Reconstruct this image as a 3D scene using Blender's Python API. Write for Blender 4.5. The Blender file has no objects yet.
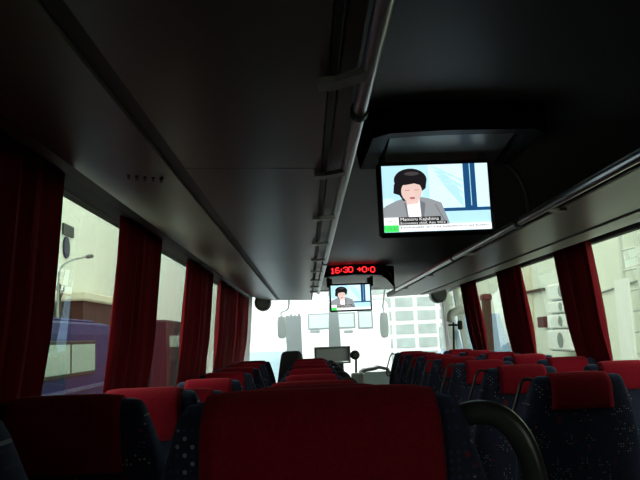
import bpy, math, random
from mathutils import Vector, Matrix

random.seed(4)
SC = bpy.context.scene
COL = SC.collection
R = math.radians

# ------------------------------------------------------------------ camera
F, VPX, VPY, EYE, ROLL = 700.0, 308.0, 338.0, 1.45, R(2.1)
_d = Vector((VPX - 320, 240 - VPY, -F)).normalized()          # bus axis (+Y) in camera axes
_u = Vector((-math.sin(ROLL), math.cos(ROLL), 0)); _u = (_u - _d * _u.dot(_d)).normalized()
_x = _d.cross(_u)
BAS = Matrix((_x, _d, _u))                                    # camera vector -> world vector
cam_data = bpy.data.cameras.new('camera'); cam = bpy.data.objects.new('camera', cam_data); COL.objects.link(cam)
cam_data.sensor_width = 36.0; cam_data.lens = 36.0 * F / 640.0; cam_data.clip_start = 0.02
cam.matrix_world = Matrix.Translation((0, 0, EYE)) @ BAS.to_4x4()
SC.camera = cam

# ------------------------------------------------------------------ sky, exposure
world = bpy.data.worlds.new('overcast_sky'); SC.world = world; world.use_nodes = True
bg = world.node_tree.nodes['Background']
bg.inputs[0].default_value = (0.93, 0.985, 1.0, 1); bg.inputs[1].default_value = 1.0
SC.view_settings.view_transform = 'Standard'; SC.view_settings.look = 'None'
SC.view_settings.exposure = 1.95; SC.view_settings.gamma = 1.0; SC.view_settings.use_curve_mapping = False
SC.cycles.max_bounces = 10; SC.cycles.diffuse_bounces = 5; SC.cycles.transparent_max_bounces = 16
SC.cycles.caustics_reflective = False

# ------------------------------------------------------------------ pixel -> place helpers
def ray(u, v): return BAS @ Vector((u - 320, 240 - v, -F))
def atY(u, v, Y): w = ray(u, v); return w * (Y / w.y) + Vector((0, 0, EYE))
def atX(u, v, X): w = ray(u, v); return w * (X / w.x) + Vector((0, 0, EYE))
def atZ(u, v, Z): w = ray(u, v); return w * ((Z - EYE) / w.z) + Vector((0, 0, EYE))

# ------------------------------------------------------------------ materials
MATS = {}
def mat(name, col, rough=0.6, metal=0.0, noise=0.0, scale=40.0, bump=0.0, sheen=0.0, emit=0.0, spec=0.5):
    if name in MATS: return MATS[name]
    m = bpy.data.materials.new(name); m.use_nodes = True; MATS[name] = m
    nt = m.node_tree; b = nt.nodes['Principled BSDF']
    b.inputs['Base Color'].default_value = (*col, 1); b.inputs['Roughness'].default_value = rough
    b.inputs['Metallic'].default_value = metal; b.inputs['Specular IOR Level'].default_value = spec
    if sheen: b.inputs['Sheen Weight'].default_value = sheen; b.inputs['Sheen Tint'].default_value = (*[min(1, c * 2 + .05) for c in col], 1)
    if emit: b.inputs['Emission Color'].default_value = (*col, 1); b.inputs['Emission Strength'].default_value = emit
    if noise or bump:
        tc = nt.nodes.new('ShaderNodeTexCoord'); n = nt.nodes.new('ShaderNodeTexNoise')
        n.inputs['Scale'].default_value = scale; n.inputs['Detail'].default_value = 4
        nt.links.new(tc.outputs['Object'], n.inputs['Vector'])
        if noise:
            r = nt.nodes.new('ShaderNodeValToRGB')
            r.color_ramp.elements[0].position = .3; r.color_ramp.elements[1].position = .7
            r.color_ramp.elements[0].color = (*[c * (1 - noise) for c in col], 1)
            r.color_ramp.elements[1].color = (*[min(1, c * (1 + noise)) for c in col], 1)
            nt.links.new(n.outputs['Fac'], r.inputs[0]); nt.links.new(r.outputs[0], b.inputs['Base Color'])
        if bump:
            bp = nt.nodes.new('ShaderNodeBump'); bp.inputs['Strength'].default_value = bump; bp.inputs['Distance'].default_value = .004
            nt.links.new(n.outputs['Fac'], bp.inputs['Height']); nt.links.new(bp.outputs[0], b.inputs['Normal'])
    return m

def glass(name, tint, refl=1.0):
    m = bpy.data.materials.new(name); m.use_nodes = True; nt = m.node_tree; nt.nodes.clear()
    o = nt.nodes.new('ShaderNodeOutputMaterial'); mx = nt.nodes.new('ShaderNodeMixShader')
    t = nt.nodes.new('ShaderNodeBsdfTransparent'); t.inputs[0].default_value = (*tint, 1)
    g = nt.nodes.new('ShaderNodeBsdfGlossy'); g.inputs['Roughness'].default_value = 0.0
    g.inputs[0].default_value = (refl, refl, refl, 1)
    f = nt.nodes.new('ShaderNodeFresnel'); f.inputs[0].default_value = 1.45
    ge = nt.nodes.new('ShaderNodeNewGeometry'); k = nt.nodes.new('ShaderNodeMath'); k.operation = 'MULTIPLY'   # reflect on the outer skin of the pane only
    iv = nt.nodes.new('ShaderNodeMath'); iv.operation = 'SUBTRACT'; iv.inputs[0].default_value = 1.0
    nt.links.new(ge.outputs['Backfacing'], iv.inputs[1]); nt.links.new(f.outputs[0], k.inputs[0]); nt.links.new(iv.outputs[0], k.inputs[1])
    nt.links.new(k.outputs[0], mx.inputs[0]); nt.links.new(t.outputs[0], mx.inputs[1]); nt.links.new(g.outputs[0], mx.inputs[2])
    nt.links.new(mx.outputs[0], o.inputs[0]); MATS[name] = m
    return m

def curtain_mat():
    m = bpy.data.materials.new('red_curtain_cloth'); m.use_nodes = True; nt = m.node_tree
    b = nt.nodes['Principled BSDF']; o = nt.nodes['Material Output']
    b.inputs['Base Color'].default_value = (.17, .005, .011, 1); b.inputs['Roughness'].default_value = .85
    b.inputs['Specular IOR Level'].default_value = .1
    t = nt.nodes.new('ShaderNodeBsdfTranslucent'); t.inputs[0].default_value = (.25, .006, .014, 1)
    mx = nt.nodes.new('ShaderNodeMixShader'); mx.inputs[0].default_value = .14
    tc = nt.nodes.new('ShaderNodeTexCoord'); n = nt.nodes.new('ShaderNodeTexNoise'); n.inputs['Scale'].default_value = 260
    bp = nt.nodes.new('ShaderNodeBump'); bp.inputs['Strength'].default_value = .25; bp.inputs['Distance'].default_value = .002
    nt.links.new(tc.outputs['Object'], n.inputs['Vector']); nt.links.new(n.outputs['Fac'], bp.inputs['Height']); nt.links.new(bp.outputs[0], b.inputs['Normal'])
    nt.links.new(b.outputs[0], mx.inputs[1]); nt.links.new(t.outputs[0], mx.inputs[2]); nt.links.new(mx.outputs[0], o.inputs[0])
    return m

def fabric_mat():
    """navy moquette: fine weave, scattered white, red and blue flecks, rings of pale dots"""
    m = bpy.data.materials.new('patterned_moquette'); m.use_nodes = True; nt = m.node_tree; N = nt.nodes.new; L = nt.links.new
    b = nt.nodes['Principled BSDF']; b.inputs['Roughness'].default_value = .9; b.inputs['Specular IOR Level'].default_value = .15
    b.inputs['Sheen Weight'].default_value = .6; b.inputs['Sheen Tint'].default_value = (.25, .35, .6, 1)
    tc = N('ShaderNodeTexCoord'); sep = N('ShaderNodeSeparateXYZ'); L(tc.outputs['Object'], sep.inputs[0])
    cmb = N('ShaderNodeCombineXYZ'); L(sep.outputs['X'], cmb.inputs[0]); L(sep.outputs['Z'], cmb.inputs[1])
    def vor(scale, rnd=1.0):
        v = N('ShaderNodeTexVoronoi'); v.voronoi_dimensions = '2D'; v.inputs['Scale'].default_value = scale; v.inputs['Randomness'].default_value = rnd
        L(cmb.outputs[0], v.inputs['Vector']); return v
    def math_(op, a, bb):
        n = N('ShaderNodeMath'); n.operation = op
        for i, x in enumerate((a, bb)):
            if isinstance(x, (int, float)): n.inputs[i].default_value = x
            else: L(x, n.inputs[i])
        return n.outputs[0]
    def mix(fac, a, bb):
        n = N('ShaderNodeMix'); n.data_type = 'RGBA'; L(fac, n.inputs[0])
        for i, x in ((6, a), (7, bb)):
            if isinstance(x, tuple): n.inputs[i].default_value = (*x, 1)
            else: L(x, n.inputs[i])
        return n.outputs[2]
    fine = vor(110, 0.0); dots = math_('LESS_THAN', fine.outputs['Distance'], .28)
    big = vor(6.5, .9); ring = math_('MULTIPLY', math_('GREATER_THAN', big.outputs['Distance'], .30), math_('LESS_THAN', big.outputs['Distance'], .36))
    sb = N('ShaderNodeSeparateColor'); L(big.outputs['Color'], sb.inputs[0]); ringdots = math_('MULTIPLY', math_('MULTIPLY', ring, dots), math_('GREATER_THAN', sb.outputs[0], .62))
    sepc = N('ShaderNodeSeparateColor'); L(fine.outputs['Color'], sepc.inputs[0])
    clus = vor(13, 1.0); near = math_('LESS_THAN', clus.outputs['Distance'], .33)
    wd = math_('MULTIPLY', math_('MULTIPLY', dots, near), math_('GREATER_THAN', sepc.outputs[0], .78))
    nz = N('ShaderNodeTexNoise'); nz.inputs['Scale'].default_value = 26; L(cmb.outputs[0], nz.inputs['Vector'])
    redf = math_('GREATER_THAN', nz.outputs['Fac'], .675)
    bl = math_('MULTIPLY', dots, math_('GREATER_THAN', sepc.outputs[1], .45))
    c = mix(bl, (.017, .017, .036), (.027, .034, .085))
    c = mix(redf, c, (.17, .006, .016)); c = mix(ringdots, c, (.11, .12, .125)); c = mix(wd, c, (.26, .27, .30))
    L(c, b.inputs['Base Color'])
    return m

M_FAB = fabric_mat(); M_CUR = curtain_mat()
M_RED = mat('red_headrest_plush', (.21, .004, .014), .9, noise=.15, scale=180, bump=.25, sheen=1.0, spec=.1)
M_PIPE = mat('red_piping_cord', (.20, .006, .013), .7, spec=.2)
M_BLK = mat('black_plastic', (.008, .008, .009), .6, bump=.1, scale=300, spec=.25)
M_GRIP = mat('charcoal_grip_plastic', (.035, .036, .034), .32)
M_LINER = mat('grey_roof_liner', (.16, .16, .15), .5, noise=.06, scale=120, bump=.15)
M_PANEL = mat('grey_vinyl_panel', (.11, .108, .098), .34, noise=.04, scale=60, bump=.08)
M_COVE = mat('warm_grey_cove_panel', (.24, .232, .205), .36, noise=.04, scale=60)
M_DARK = mat('dark_grey_trim', (.035, .035, .036), .55)
M_RAIL = mat('brushed_aluminium_rail', (.50, .50, .48), .30, metal=1.0)
M_WALL = mat('grey_carpet_lining', (.04, .04, .042), .95, noise=.2, scale=150)
M_LGREY = mat('light_grey_plastic', (.55, .56, .55), .5)
M_FLOOR = mat('dark_speckled_vinyl', (.045, .046, .05), .55, noise=.4, scale=220)
M_POST = mat('grey_painted_steel', (.24, .27, .27), .5)
M_SIDE = glass('green_tinted_side_glass', (.70, .745, .66), .9)
M_WIND = glass('clear_windscreen_glass', (.96, .985, .97), .8)

# ------------------------------------------------------------------ mesh helpers
class MB:
    def __init__(s): s.v = []; s.f = []; s.m = []; s.mi = 0
    def add(s, vs, fs):
        o = len(s.v); s.v += [tuple(p) for p in vs]; s.f += [tuple(i + o for i in f) for f in fs]; s.m += [s.mi] * len(fs)
    def box(s, c, d, rz=0.0, bev=0.0):
        hx, hy, hz = d[0] / 2, d[1] / 2, d[2] / 2
        if bev:                                             # chamfered box (rounded in plan on all edges)
            b = min(bev, hx * .95, hy * .95, hz * .95); P = []
            lay = [(-hz, b), (-hz + b, 0), (hz - b, 0), (hz, b)]
            ring = lambda i: [(-hx + i, -hy + b), (-hx + b, -hy + i), (hx - b, -hy + i), (hx - i, -hy + b), (hx - i, hy - b), (hx - b, hy - i), (-hx + b, hy - i), (-hx + i, hy - b)]
            for z, i in lay: P += [(x, y, z) for x, y in ring(i)]
            Fs = [tuple(range(7, -1, -1)), tuple(range(24, 32))]
            for k in range(3):
                for j in range(8): Fs.append((k * 8 + j, k * 8 + (j + 1) % 8, k * 8 + 8 + (j + 1) % 8, k * 8 + 8 + j))
        else:
            P = [(x, y, z) for z in (-hz, hz) for x, y in ((-hx, -hy), (hx, -hy), (hx, hy), (-hx, hy))]
            Fs = [(3, 2, 1, 0), (4, 5, 6, 7), (0, 1, 5, 4), (1, 2, 6, 5), (2, 3, 7, 6), (3, 0, 4, 7)]
        cz, sz = math.cos(rz), math.sin(rz)
        s.add([(c[0] + x * cz - y * sz, c[1] + x * sz + y * cz, c[2] + z) for x, y, z in P], Fs); return s
    def loft(s, rings, closed=True, cap=True):
        n = len(rings[0]); P = [p for r in rings for p in r]; Fs = []
        for k in range(len(rings) - 1):
            for j in range(n if closed else n - 1):
                a, b = k * n + j, k * n + (j + 1) % n
                Fs.append((a, b, b + n, a + n))
        if cap: Fs += [tuple(range(n - 1, -1, -1)), tuple(range((len(rings) - 1) * n, len(rings) * n))]
        s.add(P, Fs); return s
    def tube(s, pts, r, n=10, cap=True):
        pts = [Vector(p) for p in pts]; rings = []; ref = None
        for i, p in enumerate(pts):
            t = (pts[min(i + 1, len(pts) - 1)] - pts[max(i - 1, 0)]).normalized()
            if ref is None: ref = Vector((0, 0, 1)) if abs(t.z) < .9 else Vector((1, 0, 0))
            a = (ref - t * ref.dot(t)).normalized(); b = t.cross(a); ref = a
            rr = r[i] if isinstance(r, (list, tuple)) else r
            rings.append([p + (a * math.cos(2 * math.pi * k / n) + b * math.sin(2 * math.pi * k / n)) * rr for k in range(n)])
        return s.loft(rings, True, cap)
    def extY(s, prof, y0, y1, ny=1):                        # closed XZ profile extruded along Y
        rings = [[(x, y0 + (y1 - y0) * k / ny, z) for x, z in prof] for k in range(ny + 1)]
        return s.loft(rings)
    def disc(s, c, r, axis, th, n=20):
        a = Vector(axis).normalized(); return s.tube([Vector(c) - a * th / 2, Vector(c) + a * th / 2], r, n)
    def build(s, name, m, parent=None, smooth=False, loc=None):
        me = bpy.data.meshes.new(name); me.from_pydata(s.v, [], s.f)
        for mm in (m if isinstance(m, (list, tuple)) else [m]): me.materials.append(mm)
        me.polygons.foreach_set('material_index', s.m)
        import bmesh
        b = bmesh.new(); b.from_mesh(me); bmesh.ops.recalc_face_normals(b, faces=b.faces); b.to_mesh(me); b.free()
        if smooth:
            for p in me.polygons: p.use_smooth = True
            try: me.set_sharp_from_angle(angle=R(42))
            except Exception: pass
        o = bpy.data.objects.new(name, me); COL.objects.link(o); o.parent = parent
        if loc: o.location = loc
        return o
def empty(name, loc=(0, 0, 0)):
    o = bpy.data.objects.new(name, None); COL.objects.link(o); o.location = loc; o.empty_display_size = .1; return o
def tag(o, label, cat, group=None):
    o['label'] = label; o['category'] = cat
    if group: o['group'] = group
    return o
def struct(o, label=None):
    o['kind'] = 'structure'
    if label: o['label'] = label
    return o
def copy_tree(o, parent=None):
    c = o.copy(); COL.objects.link(c); c.parent = parent
    for ch in list(o.children): copy_tree(ch, c)
    return c
def smooth_path(pts, n=6):                                  # Catmull-Rom
    P = [Vector(p) for p in pts]; P = [P[0] * 2 - P[1]] + P + [P[-1] * 2 - P[-2]]; out = []
    for i in range(1, len(P) - 2):
        for k in range(n):
            t = k / n; a, b, c, d = P[i - 1:i + 3]
            out.append(.5 * ((2 * b) + (c - a) * t + (2 * a - 5 * b + 4 * c - d) * t * t + (3 * b - a - 3 * c + d) * t ** 3))
    return out + [P[-2]]

# ================================================================== THE BUS SHELL
Y0, Y1 = -0.9, 8.75                       # rear wall and front end
ZWL, ZWR = 1.965, 1.932                                 # top of the side glass
CX = .45                                  # centre line
def xL(z): return -.747 - .09 * (1.94 - max(z, 1.1))
def xR(z): return 1.65 + .12 * (1.94 - max(z, 1.1))

floor = struct(MB().box((CX, (Y0 + Y1) / 2 + .1, -.05), (2.62, Y1 - Y0 + .4, .1)).build('floor', M_FLOOR), 'dark aisle floor of the coach')
STEP = {}
# seat platforms, stepped up towards the rear
ROWS_L = [.8 + .735 * k for k in range(9)]
TOP_L = [1.391, 1.346, 1.311, 1.268] + [1.257] * 5
ROWS_R = [2.6 + .70 * k for k in range(7)]
TOP_R = [1.286] * 7
HT = 1.10
ysb = lambda rows: [Y0] + [y - .12 for y in rows[1:]] + [rows[-1] + .72]
yb = ysb(ROWS_L)
for i in range(len(ROWS_L)):
    MB().box((-.285, (yb[i] + yb[i + 1]) / 2, (TOP_L[i] - HT - .012) / 2), (1.07, yb[i + 1] - yb[i], TOP_L[i] - HT - .012)).build('platform', M_FLOOR, floor)
MB().box((1.25, (2.0 + 7.52) / 2, .087), (.98, 5.52, .174)).build('platform', M_FLOOR, floor)

# side walls: lower lining, header over the glass, pillars as parts
def side_wall(name, xf, sgn, joints, y_end):
    ZW = ZWL if sgn < 0 else ZWR
    t = .06
    lo = [(xf(0), 0), (xf(0), .70), (xf(0) + sgn * t, .70), (xf(0) + sgn * t, 0)]
    hi = [(xf(ZW), ZW), (xf(ZW) - sgn * .04, 2.02), (xf(ZW) - sgn * .04 + sgn * .12, 2.06), (xf(ZW) + sgn * t, ZW)]
    w = struct(MB().extY(lo, Y0, y_end).build(name, M_WALL))
    MB().extY(hi, Y0, Y1 - .1).build('header', M_BLK, w)
    for y in joints:
        p = MB(); p.loft([[(xf(z) - sgn * .012, y - .035, z), (xf(z) - sgn * .012, y + .035, z), (xf(z) + sgn * .03, y + .035, z), (xf(z) + sgn * .03, y - .035, z)] for z in (.68, 1.1, ZW + .02)])
        p.build('pillar', M_BLK, w)
    return w
JL = [-.86, 1.55, 3.17, 4.72, 6.35, 7.55]; JR = [-.86, 1.42, 2.84, 4.27, 5.68, 7.08]
wl = side_wall('wall_left', xL, -1, JL, Y1 - .2); wr = side_wall('wall_right', xR, 1, JR, Y1 - .2)
struct(wl, 'left side wall lining of the coach'); struct(wr, 'right side wall lining of the coach')
nwin = 0
def side_window(xf, sgn, y0, y1):
    global nwin; nwin += 1
    ZW = ZWL if sgn < 0 else ZWR
    w = MB()                                                 # black ceramic border of the pane
    for za, zb in ((.70, .80), (ZW - .004, ZW + .012)):
        w.loft([[(xf(z) + sgn * .008, y0 + .036, z), (xf(z) + sgn * .008, y1 - .036, z), (xf(z) + sgn * .026, y1 - .036, z), (xf(z) + sgn * .026, y0 + .036, z)] for z in (za, zb)])
    w = struct(w.build('window_%d' % nwin, M_BLK), 'tinted side window of the coach')
    g = MB(); g.loft([[(xf(z) + sgn * .030, y0, z), (xf(z) + sgn * .030, y1, z), (xf(z) + sgn * .036, y1, z), (xf(z) + sgn * .036, y0, z)] for z in (.70, 1.1, ZW + .01)])
    g.build('pane', M_SIDE, w)
for a, b in zip(JL[:-1], JL[1:]): side_window(xL, -1, a, b)
side_window(xL, -1, 7.55, 8.40)
for a, b in zip(JR[:-1], JR[1:]): side_window(xR, 1, a, b)
struct(MB().box((CX, Y0 - .05, 1.03), (2.62, .1, 2.26)).build('wall_rear', M_WALL), 'rear wall of the coach')

# roof lining: shallow arch, front part dips to the windscreen header
def roof_prof(dz, t):
    pts = [(-.80, 1.95), (-.74, 2.02), (-.60, 2.075), (-.3, 2.095), (.1, 2.105), (CX, 2.108)]
    pts = pts + [(2 * CX - x, z) for x, z in reversed(pts[:-1])]
    return [(x, z - dz * max(0, 1 - ((x - CX) / 1.3) ** 4) + t) for x, z in pts]
rf = MB()
secs = [(Y0, 0), (6.75, 0), (6.95, .02), (7.2, .055), (8.0, .07), (8.62, .085)]
rf.loft([[(x, y, z) for x, z in roof_prof(d, 0)] + [(x, y, z) for x, z in reversed(roof_prof(d, .05))] for y, d in secs])
ceil = struct(rf.build('ceiling', M_LINER, smooth=True), 'grey roof lining along the aisle')

# front: windscreen, pillars, header, dash
wf = MB()
wf.box((CX + .03, 8.66, 2.035), (2.36, .16, .05), bev=.015)
wf.box((CX, 8.62, .30), (2.5, .12, .60))
for sx in (-1, 1):
    wf.loft([[(CX + (sx * (1.15 if z > 1.5 else 1.22) if sx < 0 else (1.225 if z > 1.5 else 1.27)) + dx, 8.62 - .06 * (z - .5) + dy, z) for dx, dy in ((-.05, -.05), (.05, -.05), (.05, .06), (-.05, .06))] for z in (.55, 1.2, 2.06)])
wf = struct(wf.build('wall_front', M_LGREY), 'front frame around the windscreen')
ws = MB(); ws.loft([[(-.74, 8.78 - .06 * (z - .5), z), (1.70, 8.78 - .06 * (z - .5), z), (1.70, 8.786 - .06 * (z - .5), z), (-.74, 8.786 - .06 * (z - .5), z)] for z in (.55, 2.06)])
nwin += 1
wsb = MB(); wsb.box((CX, 8.75, .57), (2.4, .05, .05))
wso = struct(wsb.build('window_%d' % nwin, M_BLK), 'large clear windscreen'); ws.build('pane', M_WIND, wso)

# front door on the right: frame and glass
dr = MB()
for y in (7.14, 7.78, 8.42):
    dr.loft([[(xR(z) - .02, y - .03, z), (xR(z) - .02, y + .03, z), (xR(z) + .03, y + .03, z), (xR(z) + .03, y - .03, z)] for z in (.02, 1.1, 2.0)])
dr.box((xR(.5) + .005, 7.78, .35), (.05, 1.3, .7)); dr.box((xR(1.94), 7.78, 1.96), (.05, 1.3, .08))
door = struct(dr.build('door_1', M_LGREY), 'light grey front entrance door')
dg = MB(); dg.loft([[(xR(z) + .03, 7.14, z), (xR(z) + .03, 8.42, z), (xR(z) + .036, 8.42, z), (xR(z) + .036, 7.14, z)] for z in (.70, 1.1, 1.94)])
dg.build('pane', M_SIDE, door)
hb = MB(); p = atY(449, 325, 7.9); q = atY(460, 325, 7.75)
hb.tube([p, q, q + Vector((.01, .0, -.05))], .012); hb.tube([atY(453, 320, 7.9), atY(453.5, 324, 7.9), atY(454, 356, 7.9)], .012)
hb.box(q, (.05, .05, .10), bev=.012)
hb.build('door_lever', M_BLK, door)
bx = MB(); c = atY(459, 316, 7.6)
bx.tube(smooth_path([c + Vector((-.10, 0, -.07)), c + Vector((-.08, 0, .02)), c + Vector((.0, 0, .06)), c + Vector((.12, 0, .08))]), [.02] + [.045] * 16 + [.04, .04], 12)
bx.build('door_arm_cover', M_LGREY, door, True)

# ------------------------------------------------------------------ overhead racks
def rack(name, sx, label):
    """sx=+1: left rack as measured; sx=-1: mirrored about the centre line for the right"""
    mx = (lambda x: x) if sx > 0 else (lambda x: 2 * CX - x)
    root = tag(empty(name, (mx(-.30), 3.2, 1.86)), label, 'luggage rack')
    inv = -Vector(root.location)
    def B(mb, nm, m, sm=False):
        o = mb.build(nm, m, root, sm); o.location = inv; return o
    ya, yb_ = Y0 + .02, 7.35
    E = mx
    # inner underside panels, a run of separate panels with narrow joints
    joints = [ya, 1.6, 3.5, 5.2, 6.45, yb_]
    for a, b in zip(joints[:-1], joints[1:]):
        m = MB(); m.extY([(E(.045), 1.842), (E(-.272), 1.853), (E(-.272), 1.868), (E(.045), 1.862)], a + .002, b - .002); B(m, 'underside_panel', M_PANEL)
    m = MB(); m.extY([(E(-.274), 1.860), (E(-.306), 1.861), (E(-.306), 1.872), (E(-.274), 1.872)], ya, yb_); B(m, 'groove_strip', M_DARK)
    low = [(-.308, 1.853), (-.38, 1.857), (-.46, 1.868), (-.53, 1.886), (-.585, 1.910), (-.62, 1.934)]
    up = [(x, z + .016) for x, z in reversed(low)]
    m = MB(); m.extY([(E(x), z) for x, z in low + up], ya, yb_ + .05, 1); B(m, 'cove_panel', M_COVE, True)
    m = MB(); m.extY([(E(-.622), 1.936), (E(-.655), 1.930), (E(-.66), 1.955), (E(-.622), 1.955)], ya, yb_); B(m, 'edge_strip', M_DARK)
    m = MB(); m.extY([(E(-.657), 1.940), (E(-.738), 1.948), (E(-.738), 1.965), (E(-.657), 1.965)], ya, 8.2); B(m, 'curtain_track', M_BLK)
    m = MB(); m.extY([(E(.047), 1.842), (E(.058), 1.842), (E(.058), 1.885), (E(.047), 1.885)], ya, yb_); B(m, 'inner_lip', M_DARK)
    m = MB(); m.extY([(E(.064), 1.850), (E(.088), 1.848), (E(.088), 1.870), (E(.064), 1.872)], ya, 6.2); B(m, 'lamp_channel', M_PANEL)
    # upper shelf lining
    m = MB(); m.extY([(E(.045), 1.885), (E(.045), 1.890), (E(-.70), 1.985), (E(-.70), 1.978)], ya, yb_); B(m, 'shelf_bed', M_WALL)
    m = MB(); m.extY([(E(x), z + .004) for x, z in low + [(-.62, 1.97), (.04, 1.885), (.05, 1.845)]], yb_ + .0, yb_ + .03); B(m, 'end_cap', M_COVE)
    # guard rail tubes with joint collars
    ends = [ya, 1.19, 3.68, 6.12] if sx > 0 else [ya, 2.55, 3.72, 6.2]
    for a, b in zip(ends[:-1], ends[1:]):
        m = MB(); m.tube([(E(.105), a, 1.842), (E(.105), b, 1.842)], .0125, 14); r = B(m, 'guard_rail', M_RAIL, True)
        c = MB(); c.tube([(E(.105), b - .012, 1.842), (E(.105), b + .012, 1.842)], .0165, 14)
        c.build('collar', M_DARK, r, True)
    for y in [.97 - .62 * 2 + .62 * k for k in range(11)]:
        if y > 6.0 or (sx < 0 and round(y / .62) % 2): continue
        m = MB(); m.loft([[(E(x), y + dy, z), (E(x), y + dy + .040, z), (E(x), y + dy + .040, z + .010), (E(x), y + dy, z + .010)] for x, z, dy in ((.030, 1.833, .05), (.055, 1.832, .045), (.080, 1.830, .02), (.104, 1.830, 0))])
        B(m, 'bracket', M_COVE)
    # air slots cut in the cove: small dark slots
    ctr = atZ(145, 176, 1.862) if sx > 0 else Vector((mx(-.40), 2.2, 1.87))
    def slot_z(x): return 1.857 + (1.868 - 1.857) * (-.38 - x) / .08
    for k in range(5):
        m = MB(); m.box((ctr.x + (.020 * k - .04) * sx, ctr.y, slot_z(mx(ctr.x + (.020 * k - .04) * sx)) - .003), (.007, .034, .004), rz=.22 * sx); B(m, 'air_slot', M_DARK)
    return root
rackL = rack('luggage_rack', 1, 'long grey overhead luggage rack above the left windows')
rackR = rack('luggage_rack', -1, 'long grey overhead luggage rack above the right windows')
# curved stays from roof to the right guard rail, one beside each television
def stay(y, lab):
    pts = smooth_path([(.72, y, 2.05), (.765, y, 2.0), (.79, y, 1.93), (.797, y, 1.853)], 6)
    tag(MB().tube(pts, .008, 8).build('curved_stay', M_PANEL, None, True), lab, 'bracket', 'curved roof stays')
stay(2.42, 'thin curved stay from roof to right rail beside the near television')
stay(6.30, 'thin curved stay from roof to right rail beside the far television')
M_POD = mat('grey_pod_plastic', (.11, .115, .12), .35)
# rounded pods hanging at the front end of each rack
for (u, v), lab in (((263, 303), 'round dark air pod under the front end of the left rack'), ((438, 295), 'round dark air pod under the front end of the right rack')):
    c = atY(u, v, 7.5)
    root = tag(empty('air_pod', c), lab, 'air vent', 'air pods at the rack ends')
    m = MB(); m.tube([(0, -.09, 0), (0, -.07, 0), (0, .07, 0), (0, .09, 0)], [.07, .088, .088, .07], 18); m.box((0, 0, .07), (.15, .16, .08), bev=.02); m.build('pod_body', M_POD, root, True)
    m = MB(); m.disc((0, -.092, 0), .062, (0, 1, 0), .008, 18); m.build('grille', M_POST, root, True)

# ------------------------------------------------------------------ televisions
def emis(name, col, k=1.0):
    return mat(name, col, .4, emit=k)
EX = .29                                                    # screen brightness against the exposure
PIC = {'sky': (.50, .83, .95), 'pale': (.72, .92, 1.0), 'navy': (.012, .075, .20), 'hair': (.012, .010, .012), 'skin': (.80, .58, .52), 'lip': (.45, .16, .17),
       'grey': (.30, .32, .34), 'dgrey': (.17, .18, .20), 'white': (1, 1, 1), 'green': (.05, .85, .12), 'black': (.01, .01, .01), 'tick': (.62, .66, .70), 'hi': (.06, .05, .055)}
PICM = {k: emis('screen_' + k, v, EX) for k, v in PIC.items()}
def text_polys(s, size):
    cu = bpy.data.curves.new('t', 'FONT'); cu.body = s; cu.size = size; cu.resolution_u = 2
    o = bpy.data.objects.new('t', cu); COL.objects.link(o); bpy.context.view_layer.update()
    me = o.evaluated_get(bpy.context.evaluated_depsgraph_get()).to_mesh()
    vs = [(v.co.x, v.co.y) for v in me.vertices]; fs = [tuple(p.vertices) for p in me.polygons]
    bpy.data.objects.remove(o); bpy.data.curves.remove(cu)
    return vs, fs
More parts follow.
